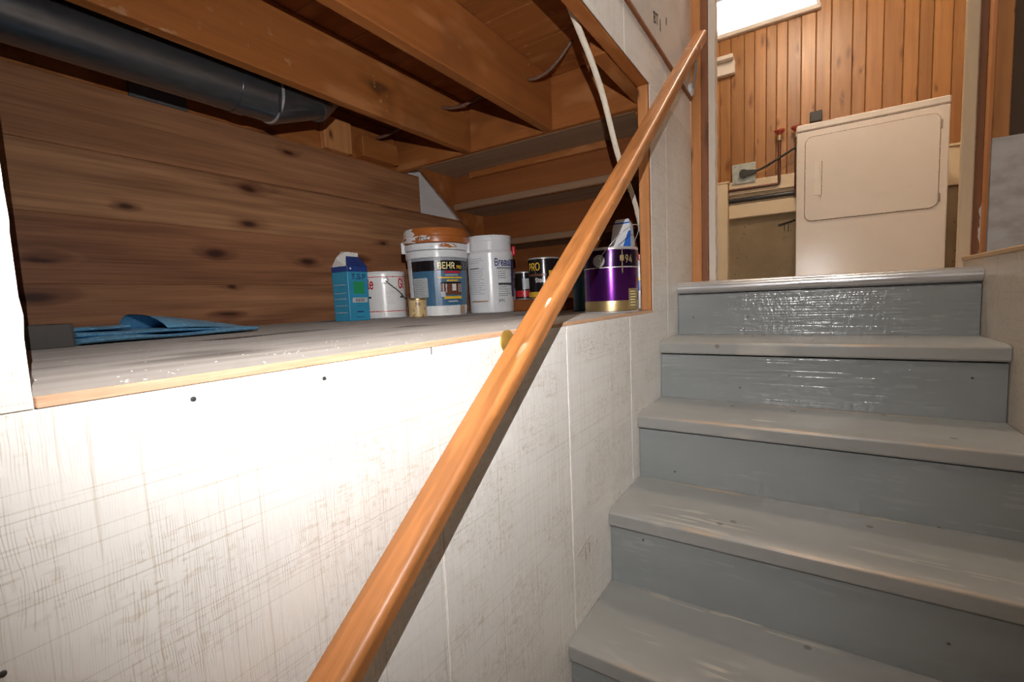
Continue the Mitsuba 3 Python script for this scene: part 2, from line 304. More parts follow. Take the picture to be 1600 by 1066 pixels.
for a, b in zip(G[:-1], G[1:]):                       # above the opening and right of it
    if a >= OP1 + 0.01 or b <= OP0: continue
    panel(max(a, OP0) + gw, b - gw if b < OP1 or b > OP1 + .3 else b - gw, TOP, TRIM)
panel(OP1, -0.130 - gw, -0.0925, TOP - 0.0005)
panel(-0.130 + gw, 0.262, -0.0925, TOP - 0.0005)
# sheet left of the opening, its sawn edge a little ragged
ed = [(OP0 + rng.uniform(-.0025, .0025), z) for z in np.linspace(-0.0925, TOP, 24)]
put(wl + '__panel', extr([(-2.9, -0.0925)] + ed + [(OP0, TRIM), (-2.9, TRIM)], 'x', -0.0058, 0.0), 'linen_panel')
for y, z in ((-1.609, -.105), (-1.488, -.108), (-1.73, -.256)):
    put(wl + '__nail', move(orient(lathe([[0, 0], [.0022, 0], [.0018, .0012], [0, .0016]], 10), 'x'), 0, y, z), 'nail_black', label='dark nail head')
for k, (y0, z0, y1, z1) in enumerate(((-.905, -.600, -.835, -.585), (-.865, -.600, -.862, -.630), (-.845, -.597, -.842, -.622))):
    put(wl + '__scuff_mark', tube([(0.0002, y0, z0), (0.0002, (y0 + y1) / 2, (z0 + z1) / 2 + .002), (0.0002, y1, z1)], 0.0012, 6), 'scuff_grey', label='grey scuff')
# red-brown trim strip and the painted wall above it
put(wl + '__trim_strip', bx(-0.004, 0.007, -3.2, 0.262, TRIM, TRIM + 0.014, 0.002), 'brown_jamb', label='thin red-brown strip along the top of the panels')
edge = [(0.262 + rng.uniform(-.004, .003), z) for z in np.linspace(TRIM + .014, 2.35, 40)]
put(wl + '__upper_plaster', extr([(-3.2, TRIM + .014)] + edge + [(-3.2, 2.35)], 'x', -0.02, 0.002), 'white_wall', label='off-white painted wall above the strip')
def flat_text(s, h, o, u, v, bold=False, d=0.0006):
    m = meshkit.text_mesh(s, h, d, bold); u, v = np.array(u, float), np.array(v, float); w = np.cross(u, v); q = m.vertices
    m.vertices = np.array(o) + q[:, :1] * u + q[:, 1:2] * v + q[:, 2:] * w; return m
put(wl + '__marker_writing', flat_text('BT', 0.032, (0.0021, -0.262, 0.800), (0, .97, .22), (0, -.15, .98), True), 'marker', label='smudged black marker writing')
put(wl + '__marker_writing', cat([bx(.002, .0026, -.190, -.182, .806, .842, 0), bx(.002, .0026, -.115, -.106, .858, .882, 0)]), 'marker', label='smudged black marker strokes')

# ---- right half wall
wr = struct('wall_right', 'low right wall of the stairs clad in grooved beige panels with a wooden cap')
put(wr + '__backing', bx(W + .0022, W + .05, -3.2, 0.235, -1.33, 0.028, 0), 'groove_white')
GR = [-3.2, -1.70, -1.30, -0.90, -0.50, -0.10, 0.235]
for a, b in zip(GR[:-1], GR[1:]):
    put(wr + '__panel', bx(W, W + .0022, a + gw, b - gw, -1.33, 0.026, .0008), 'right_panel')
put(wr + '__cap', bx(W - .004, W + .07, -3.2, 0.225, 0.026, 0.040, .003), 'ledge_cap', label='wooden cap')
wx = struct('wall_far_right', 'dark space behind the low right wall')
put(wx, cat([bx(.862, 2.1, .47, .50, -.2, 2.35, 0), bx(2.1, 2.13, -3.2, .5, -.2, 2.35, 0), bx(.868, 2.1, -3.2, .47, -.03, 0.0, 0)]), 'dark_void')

# ---- floors, ceilings, far walls
f0 = struct('floor', 'basement floor at the foot of the grey stairs')
put(f0, bx(-0.0, W, -3.2, 0.25, -1.38, -1.33, 0), 'concrete')
f1 = struct('floor_001', 'plywood storage platform behind the left wall')
put(f1 + '__platform', bx(-1.25, -0.0065, -2.4, .93, ZS - .018, ZS, 0), 'shelf_ply')
put(f1 + '__plywood_edge', bx(-0.0065, -0.0002, OP0 + .001, OP1 + .03, ZS - .0075, ZS - .0001, .0005), 'ply_edge', label='bare orange plywood edge')
crumbs, r2 = [], random.Random(3)
for _ in range(70):
    x, y = -abs(r2.gauss(0, .10)) - .006, r2.choice([r2.uniform(-1.68, -1.3), r2.uniform(-1.68, -.5)])
    s = r2.uniform(.0005, .0011); c = trimesh.creation.icosphere(0, s); c.apply_scale((1, r2.uniform(.7, 1.8), .6)); crumbs.append(move(c, x, y, ZS + s * .3))
labels['plaster_crumbs'] = {'label': 'white plaster crumbs scattered along the front of the storage platform', 'category': 'crumbs', 'kind': 'stuff'}
put('plaster_crumbs', cat(crumbs), 'carton_white')
f2 = struct('floor_002', 'landing floor at the top of the stairs under the dryer')
put(f2, cat([bx(-.02, W + .05, .27, .30, -1.38, -.05, 0), bx(0.0, W, 0.045, 0.34, -.05, 0.0, 0), bx(-.03, 1.7, 0.34, .97, -.05, 0.0, 0), bx(-.6, 1.7, 0.97, YW, -.05, 0.0, 0)]), 'tread_paint')
cl = struct('ceiling_001', 'plain ceiling above the stairs and the laundry room')
put(cl, bx(-.65, 2.1, -3.25, 2.6, 2.35, 2.40, 0), 'plain_ceiling')
wf = struct('wall_front', 'wall behind the foot of the stairs')
put(wf, bx(-.05, 2.13, -3.25, -3.2, -1.38, 2.35, 0), 'white_wall')
ws = struct('wall_laundry_side', 'side and partition walls of the laundry room')
put(ws, cat([bx(-.65, -.60, .961, YW + .3, -.05, 2.35, 0), bx(-.05, -.03, .336, .93, -.05, 2.35, 0), bx(1.7, 1.75, .34, YW + .3, -.05, 2.35, 0), bx(.872, 1.75, .50, .53, -.05, 2.35, 0), bx(0.0, W, .30, .37, 2.12, 2.35, 0)]), 'white_wall')

# ---- storage bay: cedar plank rear wall, white drywall beyond, end walls
wb = struct('wall_back', 'rear wall of the storage bay covered with wide knotty cedar planks')
XB = -1.25
put(wb + '__drywall', cat([bx(XB - .07, XB - .045, -2.4, .93, ZS - .02, .82, 0), bx(XB - .045, XB - .018, -.118, .93, ZS - .02, .79, 0)]), 'white_drywall', label='white drywall showing beyond the planks')
for z0, z1, y1, b in ((.4275, .606, -.018, 'cedar_a'), (.2435, .4262, .43, 'cedar_b'), (.0595, .2425, .50, 'cedar_c'), (ZS, .0585, .52, 'cedar_a')):
    put(wb + '__plank', bx(XB - .018, XB + rng.uniform(0, .002), -2.4, y1, z0 + (.0004 if z0 > .4 else .0001), z1 + (0 if z0 > .3 else .0007), .0022 if z0 > .2 else .0008), b)
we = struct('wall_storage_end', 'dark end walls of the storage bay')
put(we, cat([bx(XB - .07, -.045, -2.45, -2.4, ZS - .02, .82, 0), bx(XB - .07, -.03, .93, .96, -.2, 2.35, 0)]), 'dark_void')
ce = struct('ceiling', 'bare joists and floorboards overhead in the storage bay')
for i in range(20):
    y0 = -2.4 + i * .182
    if y0 > .0: break
    put(ce + '__floorboard', bx(XB - .05, -.012, y0 + .001, y0 + .181, .795, .815, .001), 'header_wood')
JZ = 0.600
put(ce + '__joist', bx(-.838, -.800, -2.4, -.162, JZ, .794, .003), 'joist_wood', label='rough sawn joist nearer the cedar wall')
put(ce + '__joist', bx(-.448, -.410, -2.4, -.162, JZ, .794, .003), 'joist_wood', label='rough sawn joist in the middle of the bay')
put(ce + '__joist', bx(XB - .04, XB - .006, -2.4, -.162, JZ + .004, .794, .003), 'joist_wood', label='joist against the rear wall')
put(ce + '__header', bx(XB - .04, -.046, -.160, -.122, JZ + .002, .794, .003), 'header_wood', label='cross beam closing the joists')
put(ce + '__block', bx(-.092, -.047, -.545, -.164, JZ + .012, .790, .003), 'joist_wood', label='short block with a sawn end')
put(ce + '__block', bx(XB - .006, XB + .03, -.57, -.44, JZ + .01, .74, .003), 'post_wood', label='upright scrap block above the planks')
put(ce + '__block', bx(XB - .006, XB + .05, -.40, -.20, JZ + .012, .70, .003), 'joist_wood', label='block above the planks')
put(ce + '__metal_strap', bx(XB - .006, XB + .004, -1.20, -1.05, JZ + .006, .73, .001), 'galv_plate', label='grey sheet metal plate')

# ---- bare wooden framing round the opening
t1 = struct('trim_1', 'bare wooden frame of the storage opening')
put(t1 + '__post', bx(-.038, -.006, OP1, OP1 + .089, ZS, TOP, .002), 'post_wood', label='upright knotty stud')
put(t1 + '__top_plate', bx(-.040, -.006, OP0 - .1, OP1 + .089, TOP, TOP + .06, .002), 'joist_wood', label='plate over the opening')
put(t1 + '__rim_joist', bx(-.045, -.012, -2.4, -.122, TOP + .061, .794, .002), 'joist_wood')
# ---- doorway at the top of the stairs
t2 = struct('trim_2', 'left side of the doorway with a bare stud and jamb')
put(t2 + '__stud', bx(.0, .038, .264, .335, -.02, 2.35, .002), 'post_wood', label='bare orange stud')
put(t2 + '__jamb', bx(.038, .062, .272, .335, 0, 2.10, .001), 'brown_jamb', label='brown jamb board')
jag = [(.088 + rng.uniform(-.0022, .0012), z) for z in np.linspace(0, 2.1, 90)]
put(t2 + '__plaster_edge', extr([(.0625, 0)] + jag + [(.0625, 2.1)], 'y', .285, .340), 'jamb_white', label='whitish ragged plaster edge')
t3 = struct('trim_3', 'right side of the doorway with a cream casing and brown studs')
put(t3 + '__casing', bx(.803, .834, .222, .244, 0.0, 2.15, .003), 'cream_casing', label='cream casing board')
put(t3 + '__stud', bx(.835, .858, .246, .335, 0, 2.35, .002), 'brown_jamb', label='brown jamb stud')
sm = [(.852 + rng.uniform(-.002, .006), .05 + i * .012) for i in range(14)]
put(t3 + '__paint_smear', extr([(.8575, .05)] + sm + [(.8575, .20)], 'y', .2448, .2465), 'white_board', label='smear of white paint')
put(t3 + '__stud', bx(.889, .928, .315, .40, 0, 2.35, .002), 'post_wood', label='bare stud behind the white board')
wbk = thing('painted_board', 'white painted board standing on the ledge right of the doorway', 'board')
bt = [(.884 + i * .025, .398 + rng.uniform(-.004, .004)) for i in range(20)]
put(wbk, extr([(.884, .0)] + bt + [(bt[-1][0], .0)], 'y', .287, .302), 'white_board')

# ---- laundry room rear wall
wz = struct('wall_rear', 'rear wall of the laundry room in vertical knotty pine boards above cream boards and concrete')
put(wz + '__backing', cat([bx(-.65, 1.75, YW + .012, YW + .05, .55, 1.90, 0), bx(.44, 1.75, YW + .012, YW + .05, 1.90, 2.35, 0), bx(-.65, -.55, YW + .012, YW + .05, 1.9, 2.35, 0)]), 'pine_backing')
put(wz + '__foundation', bx(-.65, 1.75, YW + .0, YW + .3, -.05, .56, 0), 'concrete', label='bare concrete foundation')
XP = [-.60, -.45, -.36, -.29, -.20, -.121, -.029, .04, .116, .182, .25, .333, .42, .507, .626, .70, .791, .893, .969, 1.037, 1.128, 1.22, 1.33, 1.42, 1.55, 1.70]
for i, (a, b) in enumerate(zip(XP[:-1], XP[1:])):
    zt = 1.872 if (a + b) / 2 < .45 else 2.35
    put(wz + '__pine_board', bx(a + .0012, b - .0012, YW, YW + .012, .70, zt, .006), 'pine_' + 'abcbacab'[i % 8])
put(wz + '__cream_rail', bx(-.13, 1.02, YW - .045, YW, .695, .792, .003), 'cream_paint', label='upper cream board')
put(wz + '__cream_rail', bx(-.13, 1.02, YW - .045, YW, .518, .618, .003), 'cream_paint', label='lower cream board')
put(wz + '__cream_strip', bx(-.13, 1.02, YW - .008, YW, .618, .695, 0), 'cream_paint')
put(wz + '__cream_panel', bx(1.02, 1.70, YW - .03, YW, .565, .80, .003), 'cream_paint', label='cream board right of the dryer')
put(wz + '__cream_panel_cap', bx(1.0, 1.70, YW - .045, YW, .80, .815, .003), 'cream_paint')
put(wz + '__cream_post', bx(-.30, -.133, YW - .085, YW, 0, .782, .003), 'cream_paint', label='cream post')
put(wz + '__cream_post_cap', bx(-.304, -.122, YW - .092, YW, .782, .796, .003), 'cream_paint')
put(wz + '__dark_mark', cat([tube([(.20, YW - .002, .435), (.25, YW - .002, .445), (.32, YW - .002, .465)], .007, 6), tube([(.24, YW - .002, .44), (.241, YW - .002, .39)], .002, 5), tube([(.265, YW - .002, .44), (.264, YW - .002, .38)], .002, 5)]), 'print_black', label='black smear on the concrete')
wn = struct('window_1', 'bright window high on the pine wall')
put(wn + '__sill', bx(-.60, .445, YW - .035, YW + .05, 1.872, 1.902, .004), 'jamb_white', label='white sill board')
put(wn + '__frame', cat([bx(.425, .44, YW - .01, YW + .05, 1.902, 2.35, .002), bx(-.55, -.53, YW - .01, YW + .05, 1.902, 2.35, .002), bx(-.53, .425, YW + .03, YW + .05, 1.902, 1.925, .002), bx(-.53, .425, YW + .03, YW + .05, 2.325, 2.35, .002)]), 'jamb_white', label='white window frame')
pm = trimesh.Trimesh([[-.53, YW + .04, 1.92], [.43, YW + .04, 1.92], [.43, YW + .04, 2.33], [-.53, YW + .04, 2.33]], [[0, 1, 2], [0, 2, 3]], process=False)
scene['window_glass'] = {'type': 'thindielectric'}
put(wn + '__pane', pm, 'window_glass')

# ================================================================ STAIRS
st = thing('staircase', 'grey painted wooden stairs climbing to the landing, paint worn off the edges', 'stairs')
TH, OV = 0.041, 0.012
for k in range(-1, 5):
    y, z = -(5 - k) * RUN, -(5 - k) * RISE
    if k >= 0:
        r, dip, w = .007, .0045, .042                     # the front of each tread is worn round
        top = [(y + r + w * u, z - dip * (1 - u) ** 2) for u in np.linspace(1, 0, 10)]
        prof = [(y + RUN + OV + .018, z)] + top + [(y + r - r * math.sin(t), z - dip - r + r * math.cos(t)) for t in np.linspace(.35, math.pi / 2, 6)] + [(y, z - TH + .004), (y + .003, z - TH), (y + RUN + OV + .018, z - TH)]
        put(st + '__tread', extr(prof, 'x', .0015, W - .0015), 'tread_paint', 25)
for k in range(-1, 6):
    y, z = -(5 - k) * RUN, -(5 - k) * RISE
    if k >= 0: put(st + '__riser', bx(.002, W - .002, y + OV, y + OV + .018, z - RISE, z - TH - .0055, .0008), 'riser_paint')
prof = [(.075, .0035), (.022, .0035)] + [(.021 - .021 * math.sin(t), -.0185 + .022 * math.cos(t)) for t in np.linspace(.12, math.pi - .25, 16)] + [(.018, -.0405), (.018, -.03), (.075, 0.0)]
put(st + '__nosing', extr(prof, 'x', .001, W - .001), 'nosing_metal', 40, label='rounded shiny metal nosing of the top step')

# ---- underside of the other flight, in the storage bay
us = thing('stair_underside', 'unpainted underside of another flight of stairs behind the paint cans', 'stairs')
XL, XR = -1.12, -.105
steps = [(-.122, .10, .600, .435), (.10, .34, .435, .265), (.34, .58, .265, .095), (.58, .82, .095, ZS + .0)]
for i, (y0, y1, z0, z1) in enumerate(steps):
    put(us + '__tread', bx(XL, XR, y0 - .012, y1 + .018, z0, z0 + .03, .002), 'dark_step_wood', label='grey-brown tread seen from below')
    put(us + '__riser', bx(XL, XR, y1, y1 + .018, z1 - .002, z0 - .0005, .002), 'riser_wood')
for xa, xb in ((XL - .02, XL), (XR, XR + .03)):
    put(us + '__stringer', extr([(-.120, .595), (.82, .595 - .94 * .71), (.90, ZS), (.90, .16), (.30, .60), (-.120, .79)], 'x', xa, xb), 'header_wood', label='sloping side board')
put(us + '__cleat', bx(-1.0, -.29, .072, .0995, .572, .5995, .002), 'header_wood', label='pale cleat under the top tread')

# ================================================================ HANDRAIL
hr = thing('handrail', 'varnished orange-brown wooden handrail running up the left wall', 'handrail')
def rail_pt(s, h): # along the rail, square to it
    return np.array([0, .7855 * s - .6189 * h, .6189 * s + .7855 * h])
rx0, rx1, hh1 = .0345, .0775, .0445
def hh0(s): return float(np.interp(s, [-1.5, .5], [.0165, .0045]))          # the old rail is a little thinner low down
def section(h0):
    c = []
    for cx, ch, a0, rr in ((rx1 - .010, hh1 - .010, 0, .010), (rx0 + .005, hh1 - .005, 90, .005), (rx0 + .005, h0 + .005, 180, .005), (rx1 - .009, h0 + .006, 270, .006)):
        c += [(cx + rr * math.cos(math.radians(a0 + t)), ch + rr * math.sin(math.radians(a0 + t))) for t in (0, 15, 30, 45, 60, 75, 90)]
    return np.array(c)
sec = section(.01)
def hbase(s): return .6165 - .0134 * (s + 1.0)
rings = []
ss = np.r_[np.linspace(-2.6, .72, 46)]
for s in ss:
    wob = .0012 * math.sin(s * 5)
    rings.append([rail_pt(s, hbase(s) + h + wob) + np.array([x, 0, 0]) for x, h in section(hh0(s))])
m0 = len(sec); V = np.array(rings).reshape(-1, 3); F = []
for i in range(len(ss) - 1):
    for j in range(m0):
        k = (j + 1) % m0; F += [[i * m0 + j, i * m0 + k, (i + 1) * m0 + k], [i * m0 + j, (i + 1) * m0 + k, (i + 1) * m0 + j]]
V = np.vstack([V, V[:m0].mean(0), V[-m0:].mean(0)])
for j in range(m0):
    k = (j + 1) % m0; F += [[len(V) - 2, k, j], [len(V) - 1, (len(ss) - 1) * m0 + j, (len(ss) - 1) * m0 + k]]
rm = trimesh.Trimesh(V, F, process=False); rm.fix_normals()
put(hr + '__rail', rm, 'rail_wood', 50)
def bracket(s, bs, dy, rr=.020, label=None, dz=.022):
    b = rail_pt(s, hbase(s) + hh0(s)); y, z = b[1], b[2]
    br = put(hr + '__bracket', move(orient(lathe([[0, 0], [rr, 0], [rr, .002], [rr * .8, .006], [rr * .45, .009], [0, .010]], 28), 'x'), 0, y - dy, z - dz), bs, 40, label=label)
    put(br + '__arm', tube([(.006, y - dy, z - dz), (.022, y - dy, z - dz - .002), (.045, y - dy * .5, z - .022), (.056, y, z - .006), (.056, y, z - .001)], .0055, 10, samples=18), bs, True)
    c = rail_pt(s - .03, hbase(s) + hh0(s)), rail_pt(s + .03, hbase(s) + hh0(s))
    put(br + '__saddle', tube([(.056, c[0][1], c[0][2] - .0012), (.056, c[1][1], c[1][2] - .0012)], .011, 8, flat=.18), bs, 40)
bracket(-.905, 'brass', .046, .019, 'shiny brass bracket', .036)
b = rail_pt(.58, hbase(.58) + hh0(.58))
br = put(hr + '__bracket', move(orient(lathe([[0, 0], [.024, 0], [.025, .004], [.023, .013], [.017, .017], [0, .018]], 32), 'x'), .0, .236, .768), 'pail_white', 40, label='white round bracket at the top end')
put(br + '__arm', tube([(.014, .226, .768), (.034, .18, .790), (.052, b[1] + .02, b[2] - .02), (.055, b[1], b[2] - .0005)], .0045, 10, samples=16), 'print_midgrey', True)
bracket(-2.1, 'brass', .05, .022, 'shiny brass bracket')

# ================================================================ STORAGE BAY THINGS
# ---- duct
du = thing('duct_pipe', 'grey sheet metal duct hanging under the joists along the cedar wall', 'duct')
DX, DZ, DR = -.985, .617, .072
def pipe_y(x, z, r, y0, y1): return move(orient(trimesh.creation.cylinder(r, y1 - y0, sections=40), 'y'), x, (y0 + y1) / 2, z)
put(du + '__pipe', pipe_y(DX, DZ, DR, -2.39, -1.03), 'galv', 40)
put(du + '__collar', cat([pipe_y(DX, DZ, DR + .0022, -1.045, -1.012)]), 'galv', 40, label='crimped joint collar')
put(du + '__pipe', pipe_y(DX, DZ, DR - .0015, -1.03, -.925), 'galv', 40)
el = []
for i, (a, b) in enumerate((((DX, -.930, DZ - .004), (DX, -.77, DZ + .058)), ((DX, -.785, DZ + .045), (DX, -.70, DZ + .135)))):
    a, b = np.array(a), np.array(b); d = (b - a) / np.linalg.norm(b - a)
    c = trimesh.creation.cylinder(DR - .002, segment=(a - d * .02, b + d * .01), sections=40)
    el.append(c)
put(du + '__elbow', cat(el), 'galv', 40, label='elbow turning up between the joists')
put(du + '__elbow_ring', move(orient(lathe([[DR - .002, -.004], [DR + .002, -.003], [DR + .002, .003], [DR - .002, .004]], 40), 'y'), DX, -.928, DZ), 'tin_silver', 40, label='bright crimped ring')

# ---- cables
k = thing('electrical_cable', 'thick pale electrical cable hanging from the joists behind the handrail', 'cable')
put(k, tube([(-.062, -.78, .70), (-.062, -.705, .632), (-.06, -.62, .575), (-.06, -.545, .515), (-.061, -.456, .41), (-.06, -.397, .346), (-.06, -.295, .272), (-.06, -.234, .199), (-.058, -.19, .10), (-.06, -.17, .0)], .0082, 12, .75, 60), 'cable_white', True)
k = thing('electrical_cable', 'dark cable sagging between the middle joist and the opening', 'cable')
put(k, tube([(-.4095, -.335, .722), (-.37, -.333, .718), (-.325, -.33, .732), (-.28, -.33, .762), (-.239, -.33, .798)], .0058, 10, 1, 30), 'cable_dark', True)
k = thing('electrical_cable', 'dark cable sagging between the two bare joists', 'cable')
put(k, tube([(-.7995, -.34, .728), (-.74, -.335, .712), (-.66, -.33, .716), (-.56, -.33, .735), (-.4485, -.33, .745)], .0058, 10, 1, 30), 'cable_dark', True)
k = thing('electrical_cable', 'short dark cable seen between the cedar wall and the nearest joist', 'cable')
put(k, tube([(-1.19, -.33, .70), (-1.10, -.33, .70), (-1.0, -.33, .715), (-.8385, -.33, .725)], .0058, 10, 1, 30), 'cable_dark', True)

# ---- folded tarp
ta = thing('tarp', 'folded bright blue tarp lying on the platform by the cedar wall', 'tarp')
def sheet(y0, y1, xf, xb, zf, th, n=40, taper=.02, lump=0.0, seed=0, round_=.5):
    ys, m = np.linspace(y0, y1, n), 14
    V = []
    for i, y in enumerate(ys):
        u = i / (n - 1)
        for j in range(m):
            a = TAU * j / m; ca, sa = math.cos(a), math.sin(a)
            x = (xf(u) + xb(u)) / 2 + (xf(u) - xb(u)) / 2 * np.sign(ca) * abs(ca) ** .35
            t = th(u); z = zf(u, (x - xb(u)) / max(xf(u) - xb(u), 1e-6)) + t / 2 + t / 2 * np.sign(sa) * abs(sa) ** .6
            z += lump * (meshkit.noise(np.array([[x * 9, y * 9, seed]]))[0] - .5)
            V.append((x, y, max(z, ZS + .0006)))
    F = []
    for i in range(n - 1):
        for j in range(m):
            q = (j + 1) % m; F += [[i * m + j, i * m + q, (i + 1) * m + q], [i * m + j, (i + 1) * m + q, (i + 1) * m + j]]
    V = V + [tuple(np.mean(V[:m], axis=0)), tuple(np.mean(V[-m:], axis=0))]
    for j in range(m):
        q = (j + 1) % m; F += [[len(V) - 2, q, j], [len(V) - 1, (n - 1) * m + j, (n - 1) * m + q]]
    me = trimesh.Trimesh(V, F, process=False); me.fix_normals(); return me
put(ta + '__lower_fold', sheet(-1.505, -1.165, lambda u: -.695 - .03 * u, lambda u: -1.12, lambda u, v: ZS + .0012, lambda u: .011 + .003 * math.sin(u * 9), seed=1, lump=.003), 'tarp_blue', 35)
put(ta + '__middle_fold', sheet(-1.50, -1.165, lambda u: -.735 - .005 * u, lambda u: -1.13, lambda u, v: ZS + .0135 - .005 * u, lambda u: .012 * (1 - .5 * u), seed=2, lump=.004), 'tarp_blue', 35)
# the top layer stands up in a hollow fold that opens towards the left
def arch(n=26, m=22):
    V = []
    for i in range(n):
        u = i / (n - 1); y = -1.350 + .185 * u
        h = .031 * (1 - u) ** .8 + .002
        for j in range(m):
            v = j / (m - 1); x = -.745 - .006 * u - .33 * v
            z = ZS + .024 - .012 * u + h * (math.sin(math.pi * min(1, v * 1.35)) ** .8 if v < .74 else 0) + .002 * math.sin(v * 14 + u * 5)
            V.append((x, y - .02 * math.sin(math.pi * v) * (1 - u), z))
    F = []
    for i in range(n - 1):
        for j in range(m - 1):
            a = i * m + j; F += [[a, a + 1, a + m + 1], [a, a + m + 1, a + m]]
    o = trimesh.Trimesh(V, F, process=False); b = o.copy(); b.vertices = b.vertices - [0, 0, .0016]; b.invert(); return cat([o, b])
put(ta + '__top_fold', arch(), 'tarp_blue', 40)
put(ta + '__hem', sheet(-1.50, -1.41, lambda u: -.76, lambda u: -1.0, lambda u, v: ZS + .022, lambda u: .007 + .003 * math.sin(u * 8), n=16, seed=5, lump=.008), 'tarp_blue', 35)

# ---- smoky plastic tray left of the tarp
tr = thing('plastic_tray', 'dusty clear plastic tray in the dark left corner beside the tarp', 'tray')
put(tr, cat([bx(-.86, -.70, -1.68, -1.515, ZS + .0004, ZS + .003, .0005), bx(-.70, -.697, -1.68, -1.515, ZS + .0004, ZS + .042, .001), bx(-.863, -.86, -1.68, -1.515, ZS + .0004, ZS + .042, .001),
              bx(-.8595, -.7005, -1.683, -1.68, ZS + .0004, ZS + .042, .001), bx(-.8595, -.7005, -1.515, -1.512, ZS + .0004, ZS + .042, .001)]), 'smoky_plastic')

def facing(cx, cy): return math.degrees(math.atan2(EYE[1] - cy, EYE[0] - cx))     # the side of a can that is turned to the stairs
def can_shell(t, cx, cy, z, r, h, body, rim='tin_silver', n=56):
    put(t + '__body', move(lathe([[0, .001], [r - .003, .001], [r - .0015, 0], [r, .004], [r, h - .008], [r - .0005, h - .006]], n), cx, cy, z), body, 35)
    put(t + '__rim', move(lathe([[r - .012, h - .010], [r - .010, h - .004], [r - .004, h - .003], [r, h - .001], [r + .0015, h - .004], [r + .001, h - .008], [r - .0005, h - .0095]], n), cx, cy, z), rim, 35, label='bright metal rim')
    put(t + '__lid', move(lathe([[0, h - .009], [r * .75, h - .009], [r * .78, h - .005], [r - .013, h - .005], [r - .0125, h - .011], [0, h - .011]], n), cx, cy, z), rim, 35)
    put(t + '__base_ring', move(lathe([[r - .001, .0002], [r + .0012, .0005], [r + .0014, .003], [r, .0048]], n), cx, cy, z), rim, 35)
def ear(t, cx, cy, r, a, z, rr=.016, mat='tin_silver'):
    m = lathe([[0, .007], [rr * .45, .007], [rr * .55, .004], [rr, .003], [rr, 0], [0, 0]], 24); orient(m, 'x'); rotz(m, math.radians(a))
    put(t + '__handle_ear', move(m, cx + r * math.cos(math.radians(a)), cy + r * math.sin(math.radians(a)), z), mat, 35, label='round metal ear of the wire handle')
def rows(t, cx, cy, r, a0, a1, zs_, h, mat, seed=1, frac=.4):
    """lines of small print as thin strips"""
    q, parts = random.Random(seed), []
    for z in zs_:
        e = a1 - (a1 - a0) * q.uniform(0, frac); parts.append(wrap_patch(cx, cy, r, a0, e, z, z + h, .0007, 8))
    put(t + '__small_print', cat(parts), mat, label='lines of small print')

# ---- T.S.P. carton
ts = thing('carton', 'blue gable-top carton with handwritten T.S.P and an opened white spout', 'carton')
A = .0445
cxx, cyy = -1.005, -.668
def local(m, a=math.radians(facing(cxx, cyy) + 38)):
    return move(rotz(m, a), cxx, cyy, ZS)
# local axes: +x is the printed face turned right, the -y face is turned left
put(ts + '__body', local(bx(-A, A, -A, A, .0005, .178, .0015)), 'carton_blue')
put(ts + '__band', local(bx(-A - .0004, A + .0004, -A - .0004, A + .0004, .178, .197, .0012)), 'carton_navy', label='dark blue band')
ridge = .013
put(ts + '__gable', local(trimesh.Trimesh([[A, -A, .197], [A, A, .197], [0.004, A * .92, .236], [0.004, -A * .55, .236], [-A, -A, .197], [-A, A, .197], [-.004, A * .92, .236], [-.004, -A * .55, .236]],
    [[0, 1, 2], [0, 2, 3], [5, 4, 7], [5, 7, 6], [3, 2, 6], [3, 6, 7], [1, 5, 6], [1, 6, 2], [0, 3, 7], [0, 7, 4], [0, 4, 5], [0, 5, 1]], process=False)), 'carton_navy', label='dark blue sloping top')
put(ts + '__top_seal', local(hull([[x, y, z] for x in (-.0025, .0025) for (y, z) in ((-A * .55, .232), (A * .93, .232), (A * .90, .250), (-A * .2, .252))])), 'carton_white', label='white folded seal')
put(ts + '__spout', local(hull([[A * .9, -A - .0006, .197], [-A * .9, -A - .0006, .197], [0.012, -A * .45, .250], [-.012, -A * .45, .253], [0.0, -A * 1.25, .226], [.004, -A * .5, .236]])), 'carton_white', label='opened white spout')
def on_face(s, h, y, z, bold=False): return local(flat_text(s, h, (A + .0002, y, z), (0, 1, 0), (0, 0, 1), bold))
put(ts + '__handwriting', on_face('T.S.P', .019, -.030, .151, True), 'print_navy', label='handwritten T.S.P')
put(ts + '__green_label', local(bx(A, A + .0006, -.022, .024, .098, .142, 0)), 'label_green', label='green printed square')
put(ts + '__sticker', local(bx(A, A + .0006, -.030, .036, .066, .084, 0)), 'print_grey', label='grey sticker')
put(ts + '__sticker_print', on_face('20/20', .010, -.018, .070, True), 'print_dark')
put(ts + '__small_print', local(cat([bx(A, A + .0005, -.012, .014, .030, .035, 0), bx(A, A + .0005, -.018, .022, .012, .014, 0)])), 'carton_navy', label='lines of small print')
put(ts + '__small_print', local(cat([bx(-.035, .03, -A - .0005, -A, z, z + .002, 0) for z in (.03, .055, .08, .10, .13)])), 'print_grey', label='lines of small print')
put(ts + '__button', local(move(orient(lathe([[0, .0015], [.003, .001], [.004, 0], [0, 0]], 14), 'x'), A, -.030, .188)), 'carton_white', label='small white dot')

